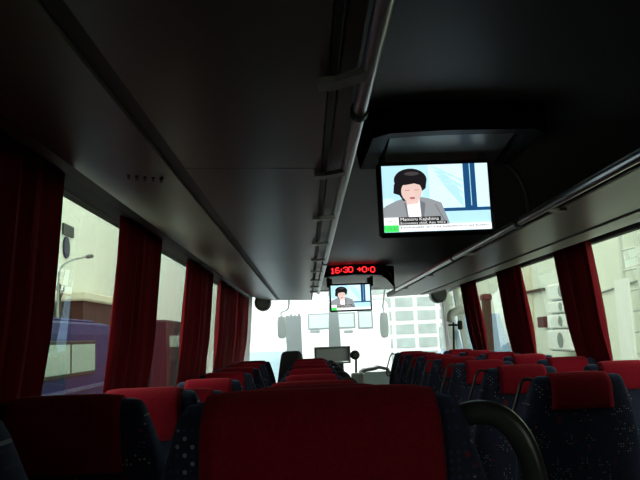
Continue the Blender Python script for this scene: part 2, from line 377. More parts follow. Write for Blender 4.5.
def picture(W, H_):
    """news picture as flat printed shapes: u,v in 0..1 from the lower left, layered by fractions of a millimetre"""
    mb = MB(); keys = list(PICM); lay = [0]
    def poly(k, pts):
        lay[0] += 1; mb.mi = keys.index(k)
        mb.add([((u - .5) * W, -.0004 * lay[0] * .25, (v - .5) * H_) for u, v in pts], [tuple(range(len(pts)))])
    def ell(k, cx, cy, rx, ry, n=22, a0=0, a1=360):
        poly(k, [(cx + rx * math.cos(R(a0 + (a1 - a0) * i / n)), cy + ry * math.sin(R(a0 + (a1 - a0) * i / n))) for i in range(n if a1 - a0 == 360 else n + 1)])
    def rect(k, a, b, c, d): poly(k, [(a, b), (c, b), (c, d), (a, d)])
    rect('sky', 0, 0, 1, 1); rect('pale', .44, .34, .77, 1); rect('pale', .88, .34, 1, 1); rect('pale', 0, .1, .10, .5)
    for k in range(5): poly('sky', [(.44 + .03 * k, .98 - .07 * k), (.50 + .05 * k, .97 - .07 * k), (.76, .76 - .1 * k), (.76, .72 - .1 * k)])
    for k in range(4): poly('tick', [(.52 + .06 * k, .60 + .04 * k), (.525 + .06 * k, .60 + .04 * k), (.66 + .03 * k, .80 + .03 * k), (.655 + .03 * k, .80 + .03 * k)])
    rect('navy', .40, .285, 1, .335); rect('navy', .765, .30, .88, 1); rect('sky', .825, .36, .832, 1)
    poly('grey', [(0, .05), (.62, .05), (.60, .17), (.545, .42), (.43, .49), (.34, .52), (.20, .50), (.13, .47), (.03, .40), (0, .36)])
    poly('white', [(.235, .08), (.355, .08), (.34, .50), (.22, .46)])
    poly('dgrey', [(.235, .08), (.245, .08), (.215, .42), (.195, .44)]); poly('dgrey', [(.355, .08), (.365, .08), (.395, .42), (.35, .46)])
    poly('dgrey', [(.56, .15), (.57, .15), (.49, .40), (.48, .40)])
    poly('skin', [(.225, .40), (.33, .42), (.34, .54), (.21, .52)])
    ell('hair', .265, .775, .155, .175); poly('hair', [(.11, .72), (.10, .58), (.155, .55), (.19, .46), (.22, .47), (.24, .75)]); poly('hair', [(.30, .80), (.42, .78), (.405, .64), (.35, .58), (.33, .66)])
    ell('skin', .272, .60, .098, .165); poly('hair', [(.16, .70), (.19, .78), (.38, .78), (.38, .68), (.30, .72), (.22, .70)])
    ell('hi', .28, .87, .07, .03)
    for e in (.232, .318): rect('lip', e - .022, .615, e + .022, .625)
    ell('lip', .276, .50, .026, .018); rect('skin', .266, .53, .282, .61)
    rect('white', 0, 0, 1, .095); rect('white', 0, .095, .135, .215); rect('green', 0, .0, .135, .10)
    rect('black', .14, .145, .53, .215); rect('black', .14, .095, .585, .145)
    for s, sz, u, v, k in (('Mamoru Kajishima', .058, .15, .16, 'white'), ('Economics chief, Asia Wire', .043, .15, .108, 'white'), ('LIVE 15', .050, .02, .135, 'dgrey'), ('15:30', .05, .03, .03, 'dgrey')):
        vs, fs = text_polys(s, 1.0); wmax = max(p[0] for p in vs); tw = {'white': .36 if u == .15 and v == .16 else .42}.get(k, .09)
        lay[0] += 1; mb.mi = keys.index(k)
        mb.add([((u - .5) * W + p[0] / wmax * tw * W, -.0001 * lay[0], (v - .5) * H_ + p[1] * sz * H_ * 1.2) for p in vs], fs)
    random.seed(2)
    u = .15
    while u < .97:                                            # tiny ticker characters
        w = random.uniform(.006, .014); rect('grey', u, .045, u + w, .045 + random.uniform(.018, .03)); u += w + (.004 if random.random() < .8 else .016)
    me = mb.build('picture', [PICM[k] for k in keys])
    return me
def television(c, label, housing):
    W, H_ = .343, .216
    root = tag(empty('overhead_television', c), label, 'television', 'roof mounted televisions')
    m = MB(); m.box((0, .018, 0), (W + .030, .034, H_ + .030), bev=.010); m.build('bezel', M_BLK, root)
    s = MB(); s.box((0, .0, 0), (W + .004, .004, H_ + .004)); sc_ = s.build('screen', M_BLK, root)
    p = picture(W, H_); p.parent = sc_; p.location = (0, -.0021, 0)
    for sx in (-1, 1):
        m = MB(); m.tube([(sx * .165, .02, H_ / 2), (sx * .165, .03, H_ / 2 + .06)], .011, 10); m.build('hinge_arm', M_PANEL, root, True)
    if housing:
        zc = 2.104 - c[2]; m = MB()
        # shallow black tray screwed to the roof with an open recess the set folds into
        y0, y1 = -.26, .17
        front = [(-.215, y0 + .05), (-.17, y0 + .005), (0, y0 - .01), (.25, y0 + .005), (.29, y0 + .05)]
        outer = front + [(.30, y1), (-.225, y1)]
        inner = [(-.17, y0 + .06), (-.10, y0 + .045), (0, y0 + .04), (.20, y0 + .045), (.24, y0 + .07), (.24, y1 - .03), (-.17, y1 - .03)]
        zt, zb = zc, zc - .082; n = 7; P = []
        for z, pts, k in ((zt, outer, 1.06), (zb, outer, 1.0), (zb, inner, 1.0), (zb + .03, inner, 1.0)):
            P += [(x * k, y, z) for x, y in pts]
        Fs = [tuple(range(n)), tuple(range(3 * n, 4 * n))]
        for L_ in range(3):
            for j in range(n): Fs.append((L_ * n + j, L_ * n + (j + 1) % n, L_ * n + n + (j + 1) % n, L_ * n + n + j))
        m.add(P, Fs); hs = m.build('housing', M_BLK, root)
        q = MB(); q.loft([[(x, y0 + .065, zb + .029), (x, y1 - .035, zb - .012), (x, y1 - .035, zb - .004), (x, y0 + .065, zb + .0295)] for x in (-.155, .225)]); q.build('recess_panel', M_PANEL, hs)
    else:
        for sx in (-1, 1):
            m = MB(); m.box((sx * .19, .03, H_ / 2 + .03), (.03, .05, .09), bev=.006); m.box((sx * .185, .20, H_ / 2 + .055), (.02, .36, .03), bev=.004); m.build('mount', M_PANEL, root)
    return root
c1 = (atY(381, 165, 2.2) + atY(491, 162, 2.2) + atY(381.8, 234, 2.2) + atY(490, 230, 2.2)) / 4
television(c1, 'near television hanging from a black tray on the roof, showing a newsreader', True)
c2 = (atY(332, 286.5, 6.15) + atY(369.5, 285, 6.15) + atY(332, 310, 6.15) + atY(369, 308, 6.15)) / 4
television(c2, 'small far television hanging below the red clock, showing a newsreader', False)

# ------------------------------------------------------------------ LED clock band
ck = tag(empty('clock_display', (.44, 6.45, 2.03)), 'curved black band on the roof with red glowing clock digits', 'clock')
prof = []
xs = [-.40, -.36, -.28, -.14, 0, .14, .26, .31, .35, .38]
def band_z(x): return (.036 - .09 * (x / .4) ** 2 * .35)
m = MB(); rings = []
for x in xs:
    zc = band_z(x); y = .02 * (x / .4) ** 2
    ex = .0 if x < .28 else (x - .28) * 1.1  # black right end drops lower, standing in for the rack's shadow
    rings.append([(x, y, zc - .052 - ex), (x, y - .012, zc - .03 - ex), (x, y - .012, zc + .02), (x, y, zc + .042), (x, y + .25, zc + .042), (x, y + .25, zc - .04)])
m.loft(rings); m.build('band', M_BLK, ck, True)
FONT = {'1': ['00100', '01100', '00100', '00100', '00100', '00100', '01110'], '6': ['01110', '10000', '10000', '11110', '10001', '10001', '01110'],
        '3': ['01110', '10001', '00001', '00110', '00001', '10001', '01110'], '0': ['01110', '10001', '10001', '10001', '10001', '10001', '01110'],
        ':': ['000', '000', '010', '000', '010', '000', '000'], ' ': ['0000'] * 7, '+': ['00000', '00100', '00100', '11111', '00100', '00100', '00000']}
M_LED = mat('red_led', (1.0, .02, .025), .4, emit=.9)
x = -.208; step = .0092
for ch in '16:30 +0:0':
    g = FONT[ch]; d = MB()
    for r_, row in enumerate(g):
        for c_, bit in enumerate(row):
            if bit == '1':
                xx = x + c_ * step; d.box((xx, -.013 + .02 * (xx / .4) ** 2, band_z(xx) + .018 - r_ * .0076), (.0085, .004, .0066))
    if d.v: d.build('led_digit', M_LED, ck)
    x += (len(g[0]) + 1) * step * .82

# ------------------------------------------------------------------ curtains
def curtain(side, ya, yb_, label, folds, lift=0.0, bulge=.0, gather=1.0):
    xf = xL if side < 0 else xR
    n, nz = folds * 8, 14; zb_, zt = .62, 1.945 if side < 0 else 1.935
    root = tag(empty('window_curtain', (xf(1.2), (ya + yb_) / 2, zb_)), label, 'curtain', 'red window curtains')
    ph = random.uniform(0, 6); inv = -Vector(root.location); P = []; Fs = []
    for k in range(nz + 1):
        t = k / nz; z = zb_ + (zt - zb_) * t
        mid = (ya + yb_) / 2; half = (yb_ - ya) / 2 * (gather + (1 - gather) * t + bulge * math.sin(math.pi * t))
        for i in range(n + 1):
            s = i / n; y = mid + half * (2 * s - 1) + .012 * math.sin(7 * t + ph) * (s - .5)
            q = min(1, max(0, (z - 1.12) / .4)); q = q * q * (3 - 2 * q); a = .052 * (1 - .35 * t) * (.22 + .78 * q)
            w = math.sin(2 * math.pi * folds * s + ph + .5 * math.sin(3 * t + ph)) + .35 * math.sin(4.7 * math.pi * folds * s + 1.3 * t)
            off = .040 + a * math.copysign(abs(w) ** .8, w) * .7
            P.append((xf(z) - side * off, y, z))
    for k in range(nz):
        for i in range(n):
            a = k * (n + 1) + i; Fs.append((a, a + 1, a + n + 2, a + n + 1))
    m = MB(); m.add(P, Fs); o = m.build('cloth', M_CUR, root, True); o.location = inv
    sol = o.modifiers.new('thickness', 'SOLIDIFY'); sol.thickness = .003
    h = MB()
    hn = max(3, int((yb_ - ya) / .09))
    for j in range(hn):
        y = ya + (yb_ - ya) * (j + .5) / hn
        h = MB(); h.box((xf(1.94) - side * .04, y, zt + .002), (.012, .012, .016)); g = h.build('glider', M_DARK, root); g.location = inv
def yl(u, v): return atX(u, v, xL(1.6) + .05).y
def yr(u, v): return atX(u, v, xR(1.6) - .05).y
curtain(-1, -.15, yl(50, 260), 'wide dark red pleated curtain drawn beside the camera at the left frame edge', 15)  # stretch behind the frame edge is added to darken the nearest seats
curtain(1, -.10, 2.40, 'wide dark red pleated curtain added out of view over the rear right windows', 15)  # unseen, added to keep window light off the seat backs
curtain(-1, yl(114, 290), yl(157, 290), 'red pleated curtain behind the street lamp window on the left', 5)
curtain(-1, yl(183.5, 300), yl(210, 300), 'red pleated curtain, third from the camera along the left windows', 5, bulge=.06)
curtain(-1, yl(216, 310), yl(234, 310), 'red pleated curtain, fourth from the camera along the left windows', 4)
curtain(-1, yl(235, 310), yl(245.5, 310), 'red pleated curtain at the front end of the left windows', 4)
curtain(1, yr(601, 310), yr(567, 310), 'red pleated curtain nearest the camera on the right', 6, gather=.92)
curtain(1, yr(525, 310), yr(504, 310), 'red pleated curtain in the middle of the right windows', 6)
curtain(1, yr(479, 320), yr(467, 320), 'red pleated curtain next to the front door on the right', 6)

# ------------------------------------------------------------------ coach seats
LEAN = math.tan(R(9))
def yc(z): return -LEAN * (z - .42)
LV = [(0, .143, .012), (.004, .157, .024), (.014, .165, .037), (.030, .171, .045), (.050, .177, .050), (.10, .193, .055), (.17, .210, .055), (.26, .226, .058), (.38, .235, .062), (.52, .236, .064), (.66, .225, .055), (.69, .21, .035)]
def lv(d):
    for a, b in zip(LV[:-1], LV[1:]):
        if a[0] <= d <= b[0]:
            t = (d - a[0]) / (b[0] - a[0]); return a[1] + (b[1] - a[1]) * t, a[2] + (b[2] - a[2]) * t
    return LV[-1][1:]
def sup(w, t, n=36, e=5.0):
    out = []
    for k in range(n):
        a = 2 * math.pi * k / n; c, s = math.cos(a), math.sin(a)
        out.append((w * math.copysign(abs(c) ** (2 / e), c), t * math.copysign(abs(s) ** (2 / (e * .8)), s)))
    return out
def make_seat(handle, cw, cl):
    """handle: 0 none, +1 on the right side, -1 on the left side"""
    root = empty('coach_seat')
    ds = []
    for a, b in zip(LV[:-1], LV[1:]): ds += [a[0], (a[0] + b[0]) / 2]
    ds.append(LV[-1][0])
    rings = []
    for d in ds:
        w, t = lv(d); z = HT - d
        rings.append([(x, y + yc(z), z) for x, y in sup(w, t)])
    m = MB(); m.loft(rings); m.build('backrest', M_FAB, root, True)
    # plush headrest cover: strip over the top, longer at the front
    path = []
    for d in (cl, cl * .85, .10, .07, .045, .025, .012, .004): path.append((-lv(d)[1] - .006, HT - d))
    for f in (-.7, -.35, 0, .35, .7): path.append((f * .022, HT + .007 - .002 * abs(f)))
    for d in (.004, .012, .025, .045, .07, .10, .13, .16, .20): path.append((lv(d)[1] + .006, HT - d))
    nx = 14; P = []; Fs = []
    for (y, z) in path:
        d = max(0, HT - z); hw = cw + .035 * d
        for i in range(nx + 1):
            s = -1 + 2 * i / nx; drop = .005 * s ** 6
            P.append((hw * s, y * (1 - .04 * s ** 6) + yc(z), z - (drop if d < .03 else 0)))
    for k in range(len(path) - 1):
        for i in range(nx): a = k * (nx + 1) + i; Fs.append((a, a + 1, a + nx + 2, a + nx + 1))
    m = MB(); m.add(P, Fs); cv = m.build('headrest_cover', M_RED, root, True)
    so = cv.modifiers.new('thickness', 'SOLIDIFY'); so.thickness = .006; so.offset = 1
    for i in (0, nx):
        m = MB(); m.tube([P[k * (nx + 1) + i] for k in range(len(path))], .0042, 6); m.build('piping', M_PIPE, cv, True)
    # cushion, pan, legs, armrest
    cr = [[(x, y + .225, z) for x, y in sup(w, d_, 32, 4.5)] for z, w, d_ in ((.36, .20, .20), (.375, .225, .235), (.44, .235, .245), (.465, .225, .235), (.475, .19, .20))]
    m = MB(); m.loft(cr); m.build('cushion', M_FAB, root, True)
    m = MB(); m.box((0, .2, .34), (.40, .40, .04), bev=.012); m.build('seat_pan', M_BLK, root)
    for sx in (-1, 1):
        m = MB(); m.box((sx * .15, .2, .16), (.04, .30, .32), bev=.01); m.build('leg', M_DARK, root)
    s = handle if handle else 1
    m = MB(); m.box((s * .22, .17, .62), (.028, .34, .045), bev=.012); m.box((s * .22, .02, .60), (.02, .05, .06), bev=.008); m.build('armrest', M_GRIP, root)
    if handle:
        y = yc(HT - .1)
        pts = smooth_path([(s * .158, y, HT - .034), (s * .190, y, HT - .026), (s * .220, y - .002, HT - .034), (s * .243, y - .004, HT - .064), (s * .258, y + .004, HT - .115), (s * .272, y + .022, HT - .18), (s * .270, y + .042, HT - .235), (s * .226, y + .05, HT - .26)], 6)
        n = len(pts); rr = [.0145] * n
        if s < 0:
            pts = smooth_path([(s * .150, y, HT - .022), (s * .180, y, HT - .008), (s * .203, y, HT - .020), (s * .222, y, HT - .07), (s * .243, y + .01, HT - .14), (s * .250, y + .025, HT - .19), (s * .238, y + .035, HT - .215), (s * .215, y + .04, HT - .22)], 6); rr = [.0065] * len(pts)
        m = MB(); m.tube(pts, rr, 12); m.build('grab_handle', M_GRIP, root, True)
    return root
proto = {0: make_seat(0, .119, .15), 1: make_seat(1, .131, .15), -1: make_seat(-1, .107, .118), 2: make_seat(0, .107, .118)}; used = set()
ORD = ['nearest', 'second', 'third', 'fourth', 'fifth', 'sixth', 'seventh', 'eighth', 'ninth']
TOPY = yc(HT) - .05
def put(handle, x, ytop, ztop, label, group):
    o = proto[handle] if handle not in used else copy_tree(proto[handle]); used.add(handle)
    o.location = (x, ytop - TOPY, ztop - HT - .012); tag(o, label, 'seat', group); return o
def row_phrase(i, n): return 'front row' if i == n - 1 else ('nearest row' if i == 0 else ORD[i] + ' row from the camera')
for i, (y, z) in enumerate(zip(ROWS_L, TOP_L)):
    rp = row_phrase(i, 9)
    a = 'large seat back with red headrest cover filling the bottom centre' if i == 0 else 'red topped aisle seat of the left block, %s' % rp
    put(1, .011, y, z, a, 'left aisle seats')
    b = 'window seat at the lower left corner, nearest row' if i == 0 else 'red topped window seat of the left block, %s' % rp
    put(0, -.533, y, z - (.012 if i == 3 else 0), b, 'left window seats')
for i, (y, z) in enumerate(zip(ROWS_R, TOP_R)):
    rp = row_phrase(i, 7)
    put(-1, .999, y, z, 'aisle seat of the right block, %s, with patterned back' % rp if i == 0 else 'red topped aisle seat of the right block, %s' % rp, 'right aisle seats')
    put(2, 1.474, y, z, 'red topped window seat of the right block, %s' % rp, 'right window seats')

# ------------------------------------------------------------------ driver's place and dashboard
dc = atY(291.5, 351, 7.75)
ds_ = tag(empty('driver_seat', (dc.x, 7.85, 0)), 'plain dark driver seat with tall rounded back at the front', 'seat')
rings = []
for d, w, t in ((0, .07, .02), (.01, .095, .035), (.04, .115, .05), (.12, .13, .055), (.3, .16, .06), (.6, .22, .06), (.75, .22, .05)):
    rings.append([(x, y - .15 * (dc.z - d - .5), dc.z - d) for x, y in sup(w, t, 28, 3.5)])
m = MB(); m.loft(rings); m.build('backrest', M_DARK, ds_, True)
m = MB(); m.box((0, .2, .50), (.46, .46, .12), bev=.04); m.build('cushion', M_DARK, ds_)
m = MB(); m.box((0, .2, .22), (.3, .3, .44), bev=.02); m.build('pedestal', M_BLK, ds_)

db = tag(empty('dashboard', (CX, 8.38, 0)), 'pale grey dashboard ledge below the windscreen', 'dashboard')
m = MB(); m.loft([[(x, y, z) for y, z in ((-.12, .60), (-.16, .86), (-.10, .93), (.16, .96), (.16, .60))] for x in (-1.1, -.5, .5, 1.1)]); m.build('ledge', M_LGREY, db)
m = MB(); m.box((0, .05, .30), (2.1, .14, .60)); m.build('lower_panel', M_DARK, db)
# dark framed box with small round fan, hooded console, pale box
def box_from_px(u0, v0, u1, v1, Y): a, b = atY(u0, v1, Y), atY(u1, v0, Y); return a, b
a, b = box_from_px(315, 346, 350, 372, 8.38)
mo = tag(empty('dashboard_monitor', ((a.x + b.x) / 2, 8.38, .95)), 'grey dashboard monitor in a dark frame under the grey post', 'monitor')
w_ = b.x - a.x; zt = b.z - .95; zl = zt - .19
m = MB()
for sx in (-1, 1): m.box((sx * (w_ / 2 - .012), 0, (zt + zl) / 2), (.024, .06, zt - zl))
m.box((0, 0, zt - .010), (w_, .06, .024)); m.box((0, 0, zl), (w_, .06, .02)); m.build('frame', M_POST, mo)
m = MB(); m.box((0, .012, (zt + zl) / 2), (w_ - .04, .02, zt - zl - .03)); m.build('panel', mat('pale_monitor_panel', (.85, .87, .87), .5), mo)
m = MB(); m.box((.08, .02, zl / 2), (.10, .05, zl), bev=.01); m.build('stand', M_PANEL, mo)
f = atY(355, 355, 8.36)
fn = tag(empty('small_fan', (f.x, 8.36, .95)), 'small round dark dashboard fan right of the monitor', 'fan')
zz = f.z - .95
m = MB(); m.tube([(0, -.03, zz), (0, -.02, zz), (0, .02, zz), (0, .03, zz)], [.042, .056, .056, .042], 18); m.build('cage', M_DARK, fn, True)
m = MB(); m.disc((0, -.032, zz), .025, (0, 1, 0), .01, 14); m.build('hub', M_PANEL, fn, True)
m = MB(); m.tube([(0, 0, 0), (.01, 0, zz - .05)], .014, 8); m.disc((0, 0, .008), .04, (0, 0, 1), .016); m.build('stand', M_DARK, fn, True)
a, b = box_from_px(362, 367, 389, 392, 8.1)
co = tag(empty('fare_console', ((a.x + b.x) / 2, 8.1, 0)), 'pale blue console with a grey hood beside the aisle', 'console')
wc = (b.x - a.x)
m = MB(); m.loft([[(sx * wc / 2 * k, y, z) for sx, y in ((-1, -.1), (1, -.1), (1, .1), (-1, .1))] for z, k in ((0, .9), (b.z - .12, 1.0), (b.z - .05, .95))]); m.build('body', mat('pale_blue_plastic', (.75, .88, .92), .5), co)
m = MB(); m.loft([[(x, -.12, b.z - .07 + h), (x, .12, b.z - .07 + h), (x, .12, b.z - .035 + h), (x, -.12, b.z - .035 + h)] for x, h in ((-wc * .55, 0), (-wc * .4, .03), (0, .045), (wc * .1, .06), (wc * .45, .03), (wc * .55, -.05))]); m.build('hood', M_POST, co)
a, b = box_from_px(354, 372, 366, 388, 8.0)
tk = tag(empty('ticket_box', ((a.x + b.x) / 2 - .03, 7.9, 0)), 'small white box on a stalk left of the fare console', 'box')
m = MB(); m.box((0, 0, b.z - .08), (b.x - a.x, .1, .16), bev=.012); m.build('case', M_LGREY, tk)
m = MB(); m.tube([(0, 0, 0), (0, 0, b.z - .15)], .02, 10); m.build('stalk', M_DARK, tk)

# outside mirrors on arms in front of the windscreen
for (u0, v0, u1, v1), lab in (((277.5, 316, 286, 339), 'dark framed wing mirror outside the windscreen, left one'), ((380.5, 312, 388, 338), 'dark framed wing mirror outside the windscreen, right one')):
    a, b = box_from_px(u0, v0, u1, v1, 9.3); c = (a + b) / 2
    mr = tag(empty('wing_mirror', c), lab, 'mirror', 'wing mirrors')
    w_, h_ = b.x - a.x, b.z - a.z
    rg = lambda k, y: [(x * k, y, z * (1 - (1 - k) * .4)) for x, z in sup(w_ / 2, h_ / 2, 24, 4)]
    m = MB(); m.loft([rg(.9, .06), rg(1, .03), rg(1, 0)]); m.build('shell', M_LGREY, mr, True)
    m = MB(); m.loft([rg(.84, -.004), rg(.84, .002)]); m.build('mirror_glass', mat('mirror_glass', (.75, .82, .82), .35, metal=.6), mr)
    m = MB(); m.tube(smooth_path([(0, .03, h_ / 2), (.0, .02, h_ / 2 + .05), (.10 if c.x < .4 else -.02, -.15, h_ / 2 + .10), (.12 if c.x < .4 else -.02, 8.73 - c.y, 2.06 - c.z)]), .012, 8); m.build('arm', M_LGREY, mr, True)

# ================================================================== OUTSIDE
GZ = -1.25
M_ASPH = mat('pale_concrete_yard', (.42, .42, .40), .9, noise=.15, scale=.7)
M_WHT = mat('white_paint', (.86, .87, .87), .45)
M_PALE = mat('pale_render_wall', (.78, .80, .73), .85, noise=.03, scale=1.2)
M_CREAM = mat('cream_render', (.72, .68, .55), .85, noise=.08, scale=2)
M_BROWN = mat('brown_boards', (.035, .017, .012), .8, noise=.25, scale=6)
M_BLUE = mat('blue_violet_paint', (.007, .009, .095), .6, spec=.15)
M_CGL = mat('vehicle_glass', (.30, .40, .36), .08)
M_FAC = mat('facade_pane', (.42, .48, .46), .15, noise=.18, scale=1.5)
struct(MB().box((0, 20, GZ - .1), (120, 90, .2)).build('ground', M_ASPH), 'pale concrete yard outside')

def bld(name, lab, x0, x1, y0, y1, h, m, cat='building'):
    r = tag(empty(name, ((x0 + x1) / 2, (y0 + y1) / 2, GZ)), lab, cat)
    b = MB(); b.box((0, 0, h / 2), (x1 - x0, y1 - y0, h)); b.build('wall', m, r)
    return r
# left: tall pale building with cladding panels
lb = bld('clad_building', 'tall pale clad building outside the left windows', -13, -8, 4, 33, 11, M_PALE)
m = MB(); m.box((0, 0, 11.1), (5.4, 29.4, .2)); m.build('roof_edge', M_PANEL, lb)
# plates on its wall
for (u0, v0, u1, v1), nm, lab, colr in (((63.5, 225, 74, 236.5), 'wall_plate', 'dark rectangular plate on the pale building, above the oval sign', (.012, .013, .013)), ((64, 238, 70, 257.5), 'oval_sign', 'dark blue oval sign on the pale building below a plate', (.008, .009, .045))):
    a, b = atX(u0, v1, -7.94), atX(u1, v0, -7.94); c = (a + b) / 2; ly, lz = abs(b.y - a.y), abs(b.z - a.z)
    m = MB()
    if nm == 'wall_plate': m.box((0, 0, 0), (.06, ly, lz * .68), bev=.01)
    else: m.loft([[(x, ly / 2 * math.cos(t * math.pi / 14), lz / 2 * math.sin(t * math.pi / 14)) for t in range(28)] for x in (-.03, .03)])
    tag(m.build(nm, mat(nm, colr, .5), loc=(-7.96, c.y, c.z)), lab, 'sign')
# brown shed with pale roof slab, in front of the pale building
c = atX(96, 312, -7.0)
sh = tag(empty('boarded_shed', (-7.4, c.y + 1.2, GZ)), 'brown boarded shed with pale flat roof behind the blue van', 'shed')
ztop = atX(96, 303, -7.0).z - GZ
for k in range(22):
    m = MB(); m.box((.42, -2.6 + .25 * k, ztop / 2), (.06, .24, ztop)); m.build('board', M_BROWN, sh)
m = MB(); m.box((0, 0, ztop / 2), (.78, 5.4, ztop - .02)); m.build('body', M_BROWN, sh)
m = MB(); m.box((.05, 0, ztop + .14), (1.15, 6.0, .28), bev=.05); m.build('roof_slab', M_CREAM, sh)
# street lamp
X = -6.3; b0 = atX(58, 292, X); t0 = atX(60, 270, X); t1 = atX(70, 261, X); t2 = atX(85, 257, X); t3 = atX(93, 256, X)
lp = tag(empty('street_lamp', (X, b0.y, GZ)), 'thin grey street lamp with long curved arm outside the left window', 'lamp')
off = Vector((X, b0.y, GZ))
m = MB(); m.tube([p - off for p in [Vector((X, b0.y, GZ))] + smooth_path([b0, t0, t1, t2], 5)], [.07] + [.028] * 16, 8); m.build('pole', M_POST, lp, True)
m = MB(); d = (t3 - t2); m.tube([t2 - off, t2 + d * .3 - off, t2 + d * .8 - off, t3 - off], [.02, .055, .06, .03], 10); m.build('lamp_head', M_DARK, lp, True)
# bare tree behind the lamp
tb = atX(60, 300, -7.3); tr = tag(empty('bare_tree', (-7.3, tb.y, GZ)), 'small bare tree behind the street lamp', 'tree')
def branch(p, d, L_, r, n, mb):
    q = p + d * L_; mb.tube([p, (p + q) / 2 + Vector((0, random.uniform(-.03, .03), .02)), q], [r, r * .8, r * .6], 5)
    if n:
        for _ in range(3):
            branch(q, (d + Vector((random.uniform(-.3, .3), random.uniform(-.8, .8), random.uniform(-.1, .5)))).normalized(), L_ * .68, r * .6, n - 1, mb)
m = MB(); top = tb.z - GZ
m.tube([(0, 0, 0), (0, 0, top)], [.08, .05], 7); m.build('trunk', M_BROWN, tr)
for k in range(5):
    m = MB(); branch(Vector((0, 0, top - .05)), Vector((0, -.7 + .35 * k, .8)).normalized(), .26, .022, 2, m); m.build('limb', M_BROWN, tr)

# blue van beside the bus on the left
X = -3.1; za = atX(95, 322, X).z; ya, yb_ = 4.6, atX(116, 350, X).y
bv = tag(empty('blue_van', (X - .9, (ya + yb_) / 2, GZ)), 'blue violet van with green tinted windows beside the left window', 'van')
Lh = (yb_ - ya) / 2; hh = za - GZ
m = MB(); m.loft([[(.9 * k * sx, sy * (Lh * ky), z) for sx, sy in ((-1, -1), (1, -1), (1, 1), (-1, 1))] for z, k, ky in ((.35, .95, .97), (.6, 1, 1), (hh * .55, 1, 1), (hh - .18, .97, .99), (hh - .04, .92, .97), (hh, .85, .94))]); body = m.build('body', M_BLUE, bv)
wz0, wz1 = atX(60, 375, X).z - GZ, atX(60, 345, X).z - GZ
wy0, wy1 = atX(38, 360, X).y - (ya + yb_) / 2, atX(93, 360, X).y - (ya + yb_) / 2; wm = atX(69, 360, X).y - (ya + yb_) / 2
m = MB(); m.box((.905, (wy0 + wy1) / 2 - .3, (wz0 + wz1) / 2), (.03, wy1 - wy0 + .7, wz1 - wz0 + .10), bev=.01); wfm = m.build('window_band', M_BLK, bv)
for p_, q_ in ((wy0 - .5, wm - .04), (wm + .03, wy1)):
    m = MB(); m.box((.925, (p_ + q_) / 2, (wz0 + wz1) / 2), (.012, q_ - p_, wz1 - wz0), bev=.004); m.build('pane', M_CGL, wfm)
m = MB(); m.box((.91, .1, wz0 - .22), (.03, 2 * Lh * .9, .05)); m.build('side_moulding', mat('blue_moulding', (.03, .032, .15), .5), bv)
m = MB(); m.box((0, 0, hh + .02), (1.4, Lh * 1.7, .05), bev=.02); m.build('roof_rack', M_BLUE, bv)
for sy in (-1, 1):
    for sx in (-1, 1):
        m = MB(); m.disc((sx * .8, sy * Lh * .62, .34), .34, (1, 0, 0), .2, 20); wh = m.build('wheel', M_BLK, bv, True)
        h = MB(); h.disc((sx * .91, sy * Lh * .62, .34), .18, (1, 0, 0), .02, 14); h.build('hub_cap', M_LGREY, wh)

# dark purple van and brown column beyond, second left window
X = -6.0; a = atX(166, 350, X); b = atX(186, 322, X)
pv = tag(empty('dark_van', (X - .8, (a.y + b.y) / 2, GZ)), 'dark purple van outside the second left window', 'van')
hh = b.z - GZ; Lh = 2.4
m = MB(); m.loft([[(.8 * k * sx, sy * Lh * ky, z) for sx, sy in ((-1, -1), (1, -1), (1, 1), (-1, 1))] for z, k, ky in ((.4, .95, .97), (.6, 1, 1), (hh * .6, 1, 1), (hh - .1, .95, .96), (hh, .85, .9))]); m.build('body', mat('dark_purple_paint', (.02, .010, .024), .6, spec=.2), pv)
m = MB(); m.box((.80, 0, hh * .75), (.03, 3.4, .5), bev=.01); m.build('window_band', M_CGL, pv)
for sy in (-1, 1):
    m = MB(); m.disc((.72, sy * 1.5, .34), .34, (1, 0, 0), .2, 18); m.build('wheel', M_BLK, pv, True)
X = -7.5; a = atX(172, 300, X); z0 = atX(172, 288, X).z
cl = tag(empty('brick_column', (X, a.y, GZ)), 'narrow reddish brown column against the pale building', 'column')
m = MB(); m.box((0, 0, (z0 - GZ) / 2), (.4, .7, z0 - GZ), bev=.02); m.build('shaft', mat('reddish_brick', (.28, .14, .09), .85, noise=.2, scale=12), cl)
m = MB(); m.box((0, 0, z0 - GZ + .05), (.5, .85, .12), bev=.02); m.build('cap', M_CREAM, cl)

# front: white box truck standing across, with windows
YT = 14.0; a = atY(268, 304, YT); b = atY(391, 352, YT)
wt = tag(empty('white_truck', ((a.x + b.x) / 2, YT + 1.1, GZ)), 'white truck standing across in front of the windscreen', 'truck')
xc = (a.x + b.x) / 2; wd = (b.x - a.x) / 2; hh = a.z - GZ
m = MB(); m.loft([[(wd * k * sx, sy * 1.1 * k, z) for sx, sy in ((-1, -1), (1, -1), (1, 1), (-1, 1))] for z, k in ((.5, .98), (.65, 1), (hh - .25, 1), (hh - .08, .98), (hh, .93))]); m.build('body', M_WHT, wt)
for u0, v0, u1, v1 in ((309.5, 313.5, 353.5, 328.5), (359.5, 312, 371, 327.5), (262, 325, 272, 332)):
    p0, p1 = atY(u0, v1, YT), atY(u1, v0, YT); cc = (p0 + p1) / 2; ww, hw = p1.x - p0.x, p1.z - p0.z
    if u0 < 270: continue
    m = MB(); m.box((cc.x - xc, -1.10, cc.z - GZ), (ww + .06, .03, hw + .06), bev=.01); wfm = m.build('window_frame', M_POST, wt)
    m = MB(); m.box((cc.x - xc, -1.12, cc.z - GZ), (ww, .012, hw), bev=.004); m.build('pane', mat('pale_truck_glass', (.50, .57, .56), .1), wfm)
